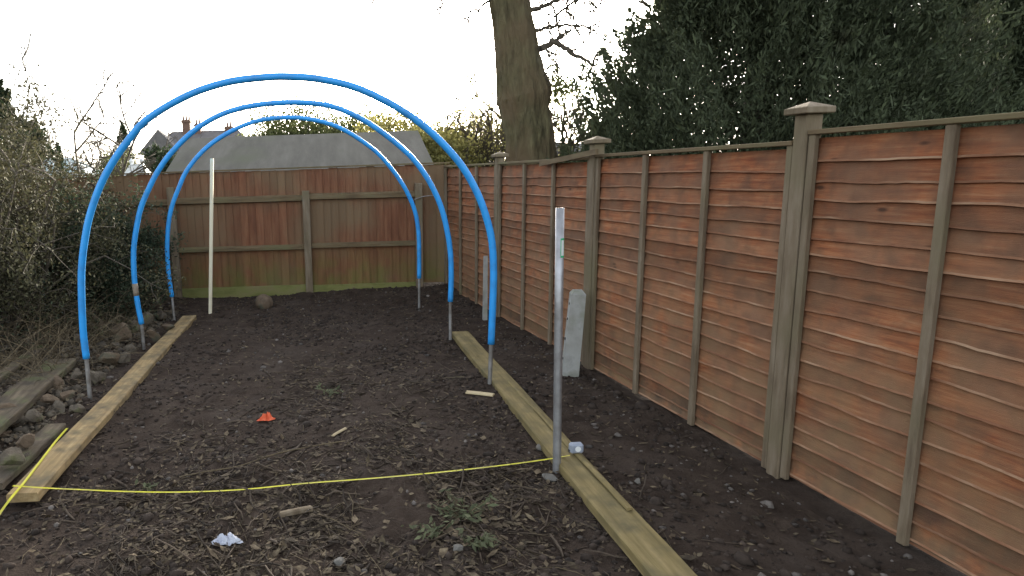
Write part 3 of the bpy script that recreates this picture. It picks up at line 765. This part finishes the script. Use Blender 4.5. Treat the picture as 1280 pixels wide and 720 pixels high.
# ------------------------------------------------------------------ woody plants
def branch_mesh(paths, n=5):
    m = MB()
    for P_, r0, r1 in paths:
        k = len(P_); m.tube(P_, [r0 + (r1-r0)*i/(k-1) for i in range(k)], n if r0 > .01 else 3, cap=False)
    return m
def grow(base, dirv, ln, r0, depth, out, tips, r, droop=0.0, kids=4, spread=.6, seg=5, shrink=.62, jit=.14, rk=.5):
    p = np.array(base, float); d = np.array(dirv, float); d /= np.linalg.norm(d); P_ = [p]
    for i in range(seg):
        d = d + r.normal(0, jit, 3) + np.array([0, 0, -droop]); d /= np.linalg.norm(d)
        p = p + d*ln/seg; P_.append(p)
    out.append((P_, r0, r0*.45))
    tips.extend(P_[2:] if depth <= 1 else [])
    if depth > 0:
        for k in range(kids):
            i = r.integers(1, seg+1); dd_ = (P_[i]-P_[i-1]); dd_ /= np.linalg.norm(dd_)
            side = r.normal(size=3); side -= dd_*(side @ dd_); side /= np.linalg.norm(side)
            nd = dd_*(1-spread*.5) + side*spread
            grow(P_[i], nd, ln*shrink*r.uniform(.7, 1.15), r0*rk, depth-1, out, tips, r, droop, kids, spread, seg, shrink, jit, rk)
def shrub(name, label, cat, base, h, rad, stems, seed, leafmat, nleaf, lsize, barkmat='dbark', depth=2, kids=5, droop=.03, group=None, lw=.5, jit=.14, leafspread=.06):
    r = np.random.default_rng(seed)
    t = thing(name, label, cat, base, group=group)
    out, tips = [], []
    for i in range(stems):
        a = r.uniform(0, 6.28); q = r.uniform(0, 1)**.6
        b = np.array([math.cos(a)*rad*.3*q, math.sin(a)*rad*.3*q, -.03])
        grow(b, (math.cos(a)*q*rad/h*1.0, math.sin(a)*q*rad/h*1.0, 1), h*r.uniform(.65, 1.05), .006 + .006*h, depth, out, tips, r, droop, kids, .75, 5, .48, jit)
    branch_mesh(out).build("stems", M[barkmat], t, fix=False)
    if nleaf:
        T = np.array(tips); T = T[r.integers(0, len(T), nleaf)] + r.normal(0, leafspread, (nleaf, 3))
        T[:, 2] = np.maximum(T[:, 2], .03)
        V, F = leaf_cards(T, r.uniform(.6, 1.3, nleaf)*lsize, r.uniform(.6, 1.2, nleaf)*lsize*lw)
        raw("leaves", V, F, M[leafmat], t)
    return t
def gz(x, y): return (x, y, H(x, y))
# left border shrubs
shrub("shrub", "big brown twiggy shrub filling the left edge of the photo above the planks", "shrub", gz(-3.55, 6.5), 1.85, 1.1, 28, 31, 'leafbrown', 42000, .040)
shrub("shrub", "taller brown-green twiggy shrub behind the big brown one at the left edge", "shrub", gz(-4.75, 7.6), 2.2, 1.2, 24, 32, 'leafbrown', 40000, .045)
shrub("shrub", "dark green leafy shrub between the left edge and the front hoop, before the back fence", "shrub", gz(-3.0, 7.9), 1.15, .75, 26, 33, 'leafgreen', 40000, .048, leafspread=.05)
shrub("shrub", "low dark green shrub sprawling behind the middle hoop's left leg", "shrub", gz(-2.55, 7.7), .72, .5, 16, 34, 'leafgreen', 9000, .042)
shrub("shrub", "olive-brown shrub reaching over the top of the back fence at left", "shrub", gz(-4.0, 8.6), 1.75, .85, 16, 35, 'leafbrown', 9000, .035)
shrub("shrub", "low tangle of dark stems beneath the big brown shrub", "shrub", gz(-3.15, 6.2), .75, .75, 18, 36, 'leafgreen', 2200, .032, droop=.10)
def tangle(x0, x1, y0, y1, n, h, seed):
    r = np.random.default_rng(seed); m = MB()
    for i in range(n):
        x, y = r.uniform(x0, x1), r.uniform(y0, y1); p = np.array([x, y, H(x, y)]); a = r.uniform(0, 6.28)
        d = np.array([math.cos(a), math.sin(a), r.uniform(.1, 1.3)]); P_ = [p]; L = r.uniform(.25, .8)
        for k in range(5):
            d = d + r.normal(0, .18, 3) + np.array([0, 0, -.35*k/3]); p = p + d/np.linalg.norm(d)*L/5
            p[2] = max(p[2], H(p[0], p[1])+.01); P_.append(p.copy())
        m.tube(P_, [.0035, .003, .0026, .002, .0017, .001], 3, cap=False)
    return m
tag(tangle(-3.5, -2.25, 5.0, 7.9, 900, .4, 8).build("dead_stems", M['straw'], fix=False), "tangle of dry bramble and grass stems spilling over the left bank", "dead stems", kind="stuff")

# background trees ------------------------------------------------
def crown(C, rad, n, r, hollow=.25, sq=(1, 1, 1)):
    """leaf centres in clumps through an uneven ellipsoid"""
    k = max(12, n//90); cl = r.normal(size=(k, 3)); cl /= np.linalg.norm(cl, axis=1)[:, None]
    cl *= (r.uniform(hollow, 1, (k, 1))**.7) * (1 + r.uniform(-.22, .2, (k, 1)))
    pts = cl[r.integers(0, k, n)] + r.normal(0, .13, (n, 3))
    return np.array(C) + pts*np.array(sq)*rad
def tree(name, label, cat, base, trunk_h, trunk_r, C, rad, n, lsize, leafmat, seed, sq=(1, 1, 1), bark='dbark', lw=.55, group=None, limbs=7):
    r = np.random.default_rng(seed); base = np.array(base, float); C = np.array(C, float) - base
    t = thing(name, label, cat, base, group=group)
    m = MB(); m.tube([(0, 0, -.2), (C[0]*.3, C[1]*.3, trunk_h*.5), (C[0]*.8, C[1]*.8, trunk_h), (C[0], C[1], C[2]+rad*sq[2]*.5)], [trunk_r, trunk_r*.85, trunk_r*.6, trunk_r*.15], 8, cap=False)
    out, tips = [], []
    for i in range(limbs):
        d = r.normal(size=3); d[2] = abs(d[2])+.4
        grow((C[0]*.8, C[1]*.8, trunk_h*r.uniform(.7, 1.05)), d, rad*.8, trunk_r*.35, 1, out, tips, r)
    for P_, a, b in out: m.tube(P_, [a + (b-a)*i/(len(P_)-1) for i in range(len(P_))], 4, cap=False)
    m.build("trunk", M[bark], t, fix=False)
    pts = crown(C, rad, n, r, sq=sq)
    V, F = leaf_cards(pts, r.uniform(.6, 1.4, n)*lsize, r.uniform(.6, 1.2, n)*lsize*lw)
    raw("crown", V, F, M[leafmat], t)
    return t
def conifer(label, x, y, h, rad, n, seed, mat='conifer', lsize=.10, power=.8, skirt=.2, group=None):
    r = np.random.default_rng(seed)
    t = thing("conifer_tree", label, "conifer", (x, y, 0), group=group)
    m = MB(); m.tube([(0, 0, -.2), (0, 0, h*.5), (0, 0, h*.97)], [rad*.09, rad*.05, .01], 8)
    k = int(n/260); hz = r.uniform(0, 1, k)**1.15; a = r.uniform(0, 6.28, k)
    rr = rad*(1-hz)**power * (1 + .07*np.sin(a*3+seed) + .09*np.sin(hz*23+a*2) + .07*np.sin(a*11+hz*9)) + .04
    q = r.uniform(.72, 1.05, k)
    cz = skirt + hz*(h-skirt)
    cl = np.stack([np.cos(a)*rr*q, np.sin(a)*rr*q, cz], 1)
    for i in r.choice(k, min(k, 90), replace=False):
        m.tube([(0, 0, cl[i, 2]*.92), tuple(cl[i]*np.array([.5, .5, .97])), tuple(cl[i])], [.03*(1-hz[i])+.008, .015, .005], 4, cap=False)
    m.build("trunk", M['dbark'], t, fix=False)
    # every clump is an upswept plume of small sprays; the rest fill the tree's depth
    ii = r.integers(0, k, n); out_ = cl[ii]*np.array([1, 1, 0]); out_ /= (np.linalg.norm(out_, axis=1)[:, None] + 1e-6)
    ax = out_*.55 + np.array([0, 0, 1.0]); tt = r.uniform(-.5, .5, (n, 1)); L_p = (rad*.17*(1.25-hz[ii]))[:, None]
    pts = cl[ii] + ax*tt*L_p*1.5 + r.normal(0, 1, (n, 3))*L_p*.26*(.62-tt)
    q2 = r.random(n) < .30; q2n = int(q2.sum())
    h2 = r.uniform(0, .97, q2n); a2 = r.uniform(0, 6.28, q2n); r2 = rad*(1-h2)**power*np.sqrt(r.uniform(.02, .62, q2n))
    pts[q2] = np.stack([np.cos(a2)*r2, np.sin(a2)*r2, skirt + h2*(h-skirt)], 1)
    a_ = ax + r.normal(0, .55, (n, 3)); a_ /= np.linalg.norm(a_, axis=1)[:, None]
    b_ = np.cross(a_, rnd_unit(n)); b_ /= (np.linalg.norm(b_, axis=1)[:, None] + 1e-9)
    ln = (r.gamma(6, .18, n)*lsize)[:, None]; wd = (r.uniform(.4, 1.1, n)*lsize*.42)[:, None]
    V = np.stack([pts - a_*ln*.5, pts + b_*wd*.5, pts + a_*ln*.5, pts - b_*wd*.5], 1).reshape(-1, 3)
    raw("foliage", V, np.arange(4*n).reshape(n, 4), M[mat], t)
    return t
conifer("tall dense dark conifer rising behind the right fence beside the oak trunk", 8.05, 12.6, 8.8, 3.9, 420000, 3, lsize=.10, power=.85)
conifer("second dark conifer standing beyond the fence at the far right of the picture", 14.2, 14.5, 6.4, 3.4, 340000, 4, lsize=.115, power=.8)
# left dark evergreens
def at(px, Y): return D(px, 215, Y)[0]
conifer("tall dark green conifer at the left edge rising above the shrubs", at(12, 13), 13, 3.6, 1.15, 20000, 5, 'evergreen', .10, .8, .4)
tree("holly_tree", "ragged dark evergreen tree beside the left-edge conifer", "tree", (at(38, 14), 14, 0), 1.5, .1, (at(40, 14), 14, 2.5), .45, 4000, .08, 'evergreen', 6, (1, 1, 1.15))
conifer("thin dark evergreen with a pointed top left of the bare tree", at(76, 22), 22, 3.1, .5, 2600, 7, 'evergreen', .13, .7, .5)
conifer("bushy dark evergreen with a spiky top right of the bare tree", at(158, 40), 40, 5.2, 1.5, 9000, 8, 'evergreen', .2, .75, .5)
tree("tree", "ivy-covered dark green tree left of the house gable", "tree", (at(203, 32), 32, 0), 1.6, .15, (at(204, 32), 32, 2.45), .85, 6500, .14, 'evergreen', 9)
tree("tree", "green bushy tree beneath the bushy evergreen behind the left part of the fence", "tree", (at(146, 36), 36, 0), 1.4, .12, (at(146, 36), 36, 2.35), 1.25, 6000, .11, 'olive', 10)
tree("tree", "low green bush left of the white gazebo roof behind the fence", "tree", (at(118, 38), 38, 0), 1.0, .1, (at(118, 38), 38, 1.95), 1.0, 4500, .10, 'olive', 11)
tree("tree", "ivy-green bush between the gazebo roof and the grey shed roof", "tree", (at(214, 16), 16, 0), .9, .1, (at(212, 16), 16, 1.85), .42, 4500, .09, 'evergreen', 12)
tree("round_tree", "round-topped green tree behind the middle of the grey shed roof", "tree", (at(375, 26), 26, 0), 2.0, .2, (at(376, 26), 26, 2.5), 2.1, 18000, .14, 'olive', 13, (1.1, 1, .85))
for i, (px_, Y_, top, rad, mt, lb) in enumerate([
        (452, 24, 150, 1.3, 'olive', "green hedge tree right of the round-topped tree"),
        (500, 20, 156, 1.1, 'yellowleaf', "yellow-green leafy tree behind the right end of the shed roof"),
        (538, 18, 172, .95, 'yellowleaf', "lower yellow-green bush right of the shed roof above the fence corner"),
        (565, 22, 182, .8, 'olive', "olive bush behind the nearest hoop's right shoulder")]):
    zt = D(px_, top, Y_)[2]
    tree("hedge_tree", lb, "tree", (at(px_, Y_), Y_, 0), 1.2, .1, (at(px_, Y_), Y_, zt-rad*.8), rad*1.15, 13000, .12, mt, 40+i, (1.15, 1, 1.0))
zt = D(590, 130, 26)[2]
tree("willow_tree", "pale yellow-green rounded tree just left of the big oak trunk", "tree", (at(592, 26), 26, 0), 2.0, .16, (at(592, 26), 26, zt-1.35), 1.6, 15000, .11, 'yellowleaf', 51, (1.05, 1, .95), lw=.3)

def bare_tree(name, label, base, dirs, h, r0, seed, depth=3, kids=4, lean=(0, 0), mat='dbark', leaves=0, leafmat='olive', spread=.7):
    r = np.random.default_rng(seed); t = thing(name, label, "tree", base)
    out, tips = [], []
    for d, f in dirs: grow((0, 0, -.1), d, h*f, r0, depth, out, tips, r, 0, kids, spread, 6, .55, .09, .6)
    branch_mesh(out).build("branches", M[mat], t, fix=False)
    if leaves:
        T = np.array(tips); T = T[r.integers(0, len(T), leaves)] + r.normal(0, .08, (leaves, 3))
        V, F = leaf_cards(T, r.uniform(.05, .11, leaves), r.uniform(.03, .05, leaves))
        raw("leaves", V, F, M[leafmat], t)
bare_tree("bare_tree", "leafless thin-branched tree between the two pointed evergreens at left", (at(128, 21), 21, 0), [((-.25, 0, 1), .95), ((.05, 0, 1), 1.05), ((.3, .1, 1), .8)], 3.7, .06, 61, 3, 5)
bare_tree("bare_tree", "fine leafless tree behind the left-edge evergreens", (at(75, 24), 24, 0), [((.0, 0, 1), 1), ((.35, .1, 1), .8)], 3.9, .05, 62, 3, 6)
bare_tree("twiggy_bush", "twiggy half-bare bush on the left side of the oak trunk", (at(635, 19), 19, 0), [((-.3, 0, 1), .9), ((-.1, 0, 1), 1.0), ((.15, 0, 1), .8), ((-.5, .1, 1), .8)], 4.0, .055, 63, 3, 7, leaves=5000, leafmat='yellowleaf')
bare_tree("twiggy_bush", "twiggy half-bare bush right of the oak trunk before the conifer", (at(705, 18), 18, 0), [((.1, 0, 1), 1), ((.3, 0, 1), .9), ((-.1, 0, 1), .85)], 3.2, .05, 64, 3, 7, leaves=3500, leafmat='olive')

# big oak ----------------------------------------------------------
OY = 14.0
ob = np.array([D(667, 215, OY)[0]+.05, OY, 0])
oak = thing("oak_tree", "big bare mossy oak trunk leaning left behind the right fence", "tree", ob)
prof = [(670,330,64),(668,240,58),(666,205,55),(662,165,54),(657,140,54),(655,120,58),(651,95,52),(646,60,48),(640,25,45),(635,0,43),(631,-40,41),(630,-90,40)]
P_ = [D(x, y, OY) - ob for x, y, w_ in prof]; Rr = [w_/2*OY/FPX for x, y, w_ in prof]
ps = spline(P_, 16); rs = np.interp(np.linspace(0, len(Rr)-1, len(ps)), range(len(Rr)), Rr)
m = MB(); r = np.random.default_rng(4); n = 96; V, F = tube(ps, list(rs), n)
V = np.array(V); cen = np.repeat(np.array(ps), n, axis=0)
angs = np.tile(np.arange(n)*2*np.pi/n, len(ps)); hh = cen[:, 2]
f = 1 + .05*np.sin(angs*5 + hh*1.1) + .035*np.sin(angs*9 - hh*2.3) + r.normal(0, .004, len(V)) + .055*(1-2*np.abs(2*vnoise(angs*5.0 + .5*vnoise(angs*3, hh*2, 1), hh*1.6, 1))) + .035*(1-2*np.abs(2*vnoise(angs*11, hh*3.2+7, 1))) + .03*vnoise(angs*2, hh*1.1, 1) + .10*np.exp(-((hh-3.25)/.22)**2)*np.clip(np.cos(angs - 3.1), 0, 1)
V = cen + (V-cen)*f[:, None]
m.add(V, F)
m.build("trunk", M['bark'], oak, smooth=True, fix=False)
def limb(pxs, r0, r1, Yoff=0, seed=0, twigs=6, tl=.5, name="branch"):
    r = np.random.default_rng(seed); m = MB()
    Q = [D(x, y, OY + Yoff*(i/len(pxs))) - ob for i, (x, y) in enumerate(pxs)]
    sp = spline(Q, 4); k = len(sp)
    sp = [p + r.normal(0, .015, 3) for p in sp]
    m.tube(sp, [r0 + (r1-r0)*i/(k-1) for i in range(k)], 7, cap=False)
    out, tips = [], []
    for j in range(twigs):
        i = r.integers(k//4, k); d = sp[min(i, k-1)] - sp[max(i-1, 0)]; d /= np.linalg.norm(d)+1e-6
        grow(sp[min(i, k-1)], d*.5 + r.normal(0, .6, 3), tl*r.uniform(.6, 1.5), max(r1*.9, .02), 2, out, tips, r, 0, 3, .7, 5, .6, .3, .7)
    for P2, a, b in out: m.tube(P2, [a + (b-a)*i/(len(P2)-1) for i in range(len(P2))], 4, cap=False)
    m.build(name, M['dbark'], oak, fix=False)
limb([(655,66),(668,62),(680,60),(690,52),(703,58),(714,66),(728,72),(741,82)], .085, .03, -.5, 1, 7, .5)
limb([(650,44),(666,40),(675,38),(684,34),(700,33),(718,32),(738,34)], .05, .02, .3, 2, 6, .45)
limb([(645,20),(664,12),(676,10),(690,4),(706,-8),(722,-14)], .06, .03, .3, 3, 6, .6)
limb([(735,-20),(716,-8),(708,8),(716,22),(722,32)], .04, .015, .5, 4, 6, .5)
limb([(660,72),(676,70),(680,92),(690,100),(702,96)], .03, .012, .2, 5, 4, .4)
limb([(632,-10),(618,-6),(606,6),(596,13),(584,15)], .035, .015, -.3, 6, 3, .35)
limb([(622,-60),(580,-50),(556,-20),(553,4),(551,18)], .05, .014, -.5, 7, 2, .25)
limb([(622,-80),(540,-70),(480,-30),(464,2)], .06, .02, -.8, 8, 2, .2)
limb([(715,-60),(742,-20),(752,0),(745,14)], .04, .014, .5, 9, 6, .4)
limb([(628,-70),(660,-110),(715,-90),(780,-70)], .14, .06, .8, 10, 10, 1.0)

# small leafy tuft on the right side of the trunk
r = np.random.default_rng(77); cc = D(703, 112, OY) - ob
pts = cc + r.normal(0, 1, (260, 3))*np.array([.2, .15, .13]); V, F = leaf_cards(pts, .09, .06); tag(raw("ivy_tuft", V, F, M['olive'], oak), kind="stuff")

# ------------------------------------------------------------------ shed
sh = thing("shed", "long low shed with wide grey felt roof directly behind the back fence", "shed", (-.55, 11.9, 0))
xl, xr = -2.15, 2.35
def lx(wx): return wx + .55
X0, X1 = -2.72, 1.72; Yf, Yr_, Yb = 10.55, 12.9, 15.25; ze = 1.62; zr = D(380, 168, Yr_)[2]
m = MB()
def rp(x, y, z): return (x+.55, y-11.9, z)
xs = (X0 + .22, X1 - .22)
for (ya, za, yb, zb) in ((Yf, ze, Yr_, zr), (Yb, ze, Yr_, zr)):
    sg = 1 if yb > ya else -1
    m.prism([rp(X0, ya, za), rp(X0, yb-.002*sg, zb), rp(X0, yb-.002*sg, zb-.05), rp(X0, ya, za-.05)], [rp(X1, ya, za), rp(X1, yb-.002*sg, zb), rp(X1, yb-.002*sg, zb-.05), rp(X1, ya, za-.05)])
rfm = m.build("roof", M['felt'], sh)
m = MB(); m.box(rp(X0+.15, Yf+.25, -.2), rp(X1-.15, Yf+.3, 1.58)); m.box(rp(X0+.15, Yb-.3, -.2), rp(X1-.15, Yb-.25, 1.58))
for xx in (X0+.1, X1-.15):
    m.prism([rp(xx, Yf+.3, -.2), rp(xx, Yf+.3, 1.6), rp(xx, Yr_, zr-.07), rp(xx, Yb-.3, 1.6), rp(xx, Yb-.3, -.2)], [rp(xx+.05, Yf+.3, -.2), rp(xx+.05, Yf+.3, 1.6), rp(xx+.05, Yr_, zr-.07), rp(xx+.05, Yb-.3, 1.6), rp(xx+.05, Yb-.3, -.2)])
m.build("wall", M['feather'], sh)

# ------------------------------------------------------------------ house far behind
HY = 70
hx = at(262, HY)
ho = thing("brick_house", "distant brick house with hipped roof and tall chimneys above the shed roof", "house", (hx, HY, 0))
zr2 = D(262, 163, HY)[2]; ze2 = zr2 - 2.3
MB().box((-5.6, -3.5, -1), (5.2, 3.5, ze2)).build("wall", M['brick'], ho)
m = MB(); m.add([(-6, -4, ze2), (5.6, -4, ze2), (5.6, 4, ze2), (-6, 4, ze2), (-3.6, 0, zr2), (3.2, 0, zr2)], [(0,1,5,4),(1,2,5),(2,3,4,5),(3,0,4),(3,2,1,0)])
m.add([(-6.1, -4.6, ze2-.1), (-1.8, -4.6, ze2-.1), (-3.95, -4.6, D(222, 165, HY)[2]), (-3.95, 0, D(222, 165, HY)[2]), (-6.1, 0, ze2-.1), (-1.8, 0, ze2-.1)], [(0,1,2),(0,2,3,4),(1,5,3,2),(4,3,5),(0,4,5,1)])
rm = m.build("roof", M['slate'], ho)
for (px_, w_, top, pots) in ((238, .8, 150, 3), (252, .62, 155, 2), (290, .8, 158, 2)):
    x = at(px_, HY) - hx; zt = D(px_, top, HY)[2]
    q = MB(); q.box((x-w_/2, -.6, ze2+.5), (x+w_/2, .2, zt)); q.box((x-w_/2-.08, -.68, zt-.28), (x+w_/2+.08, .28, zt-.1))
    ch = q.build("chimney", M['brick'], rm)
    for k in range(pots):
        xx = x + (k-(pots-1)/2)*.3
        # pots are sub-parts one level below the house, so they hang on the house's roof through the chimney mesh
        ch_p = MB().tube([(xx, -.2, zt), (xx, -.2, zt+.45+.12*(k % 2))], [.12, .09], 8).build("chimney_pot", M['pot'], rm)
for i, x in enumerate((-3.9, 0, 3)):
    fr = MB().box((x-.7, -3.58, ze2-1.9), (x+.7, -3.505, ze2-.5)).build("window", M['pvc'], ho)
    q = MB(); q.box((x-.6, -3.60, ze2-1.8), (x-.03, -3.585, ze2-.6)); q.box((x+.03, -3.60, ze2-1.8), (x+.6, -3.585, ze2-.6)); q.build("pane", M['window'], fr)
MB().box((-.5+1.6, -3.57, -1), (.5+1.6, -3.505, 1.1)).build("door", M['window'], ho)

# conservatory with a white glazed roof
Yc = 34.0; x0 = at(76, Yc); zp = D(66, 200, Yc)[2]; zc = D(100, 219, Yc)[2]
cv = thing("conservatory", "white-framed conservatory with pale glazed roof seen through the trees at left", "conservatory", (x0, Yc, 0))
hw_ = 1.75
MB().box((-hw_, -1.4, -.1), (hw_, 1.4, .6)).build("dwarf_wall", M['brick'], cv)
m = MB(); m.add([(-hw_-.1, -1.5, zc), (hw_+.1, -1.5, zc), (hw_+.1, 1.5, zc), (-hw_-.1, 1.5, zc), (-.7, 0, zp), (.7, 0, zp)], [(0,1,5,4),(1,2,5),(2,3,4,5),(3,0,4),(3,2,1,0)])
rg = m.build("roof", M['glass'], cv)
q = MB()
for i in range(8):
    x = -hw_-.1 + (2*hw_+.2)*i/7; xt = -.7 + 1.4*i/7
    for s in (-1, 1): q.tube([(x, 1.5*s, zc+.02), (xt, 0, zp+.02)], .035, 4)
q.tube([(-.7, 0, zp+.03), (.7, 0, zp+.03)], .06, 4)
q.build("glazing_bars", M['pvc'], rg)
for s in (-1, 1):
    q = MB(); y = -1.38 if s < 0 else 1.38
    for i in range(6):
        x = -hw_+.05 + (2*hw_-.1)*i/5; q.box((x-.04, y-.04, .6), (x+.04, y+.04, zc-.1))
    q.box((-hw_, y-.05, zc-.1), (hw_, y+.05, zc-.001)); q.build("frame", M['pvc'], cv)
    MB().box((-hw_+.03, y-.01, .6), (hw_-.03, y+.01, zc-.11)).build("pane", M['glass'], cv)
# white gazebo-like roof
Yg = 22.0; x0 = at(172, Yg); zb_ = D(172, 219, Yg)[2]; zt = D(172, 206, Yg)[2]; hw_ = 17*Yg/FPX
gzb = thing("summerhouse", "small summerhouse with white flared roof and twin finials just above the left fence", "summerhouse", (x0, Yg, 0))
m = MB(); rings = [(hw_, zb_-.0), (hw_*.72, zb_+(zt-zb_)*.35), (hw_*.45, zt), (hw_*.42, zt+.02)]
prev = None
for (a, z_) in rings:
    rr_ = [(-a, -a*.8, z_), (a, -a*.8, z_), (a, a*.8, z_), (-a, a*.8, z_)]
    b_ = len(m.v); m.v += rr_
    if prev is not None: m.f += [(prev+i, prev+(i+1) % 4, b_+(i+1) % 4, b_+i) for i in range(4)]
    prev = b_
m.f += [(prev, prev+1, prev+2, prev+3), (3, 2, 1, 0)]
g_r = m.build("roof", M['pvc'], gzb)
for s in (-1, 1): MB().tube([(s*hw_*.38, 0, zt+.02), (s*hw_*.38, 0, zt+.12), (s*hw_*.38, 0, zt+.22)], [.06, .09, .01], 8).build("finial", M['pvc'], g_r)
MB().box((-hw_*.8, -hw_*.6, -.1), (hw_*.8, hw_*.6, zb_-.002)).build("wall", M['feather'], gzb)
# pale roof end seen between oak and conifer
Yn = 30.0; x0 = at(712, Yn); z1 = D(708, 176, Yn)[2]; z0 = D(708, 192, Yn)[2]
nb_ = thing("outbuilding", "outbuilding with pale sloping roof glimpsed between oak trunk and conifer", "outbuilding", (x0, Yn, 0))
MB().prism([(-1.1, -1, z0-.1), (-1.1, 1, z0-.1), (-1.1, 0, z1-.0)], [(1.6, -1, z0-.1), (1.6, 1, z0-.1), (1.6, 0, z1-.25)]).build("roof", M['slate'], nb_)
MB().box((-1, -.9, -.1), (1.5, .9, z0-.105)).build("wall", M['brick'], nb_)
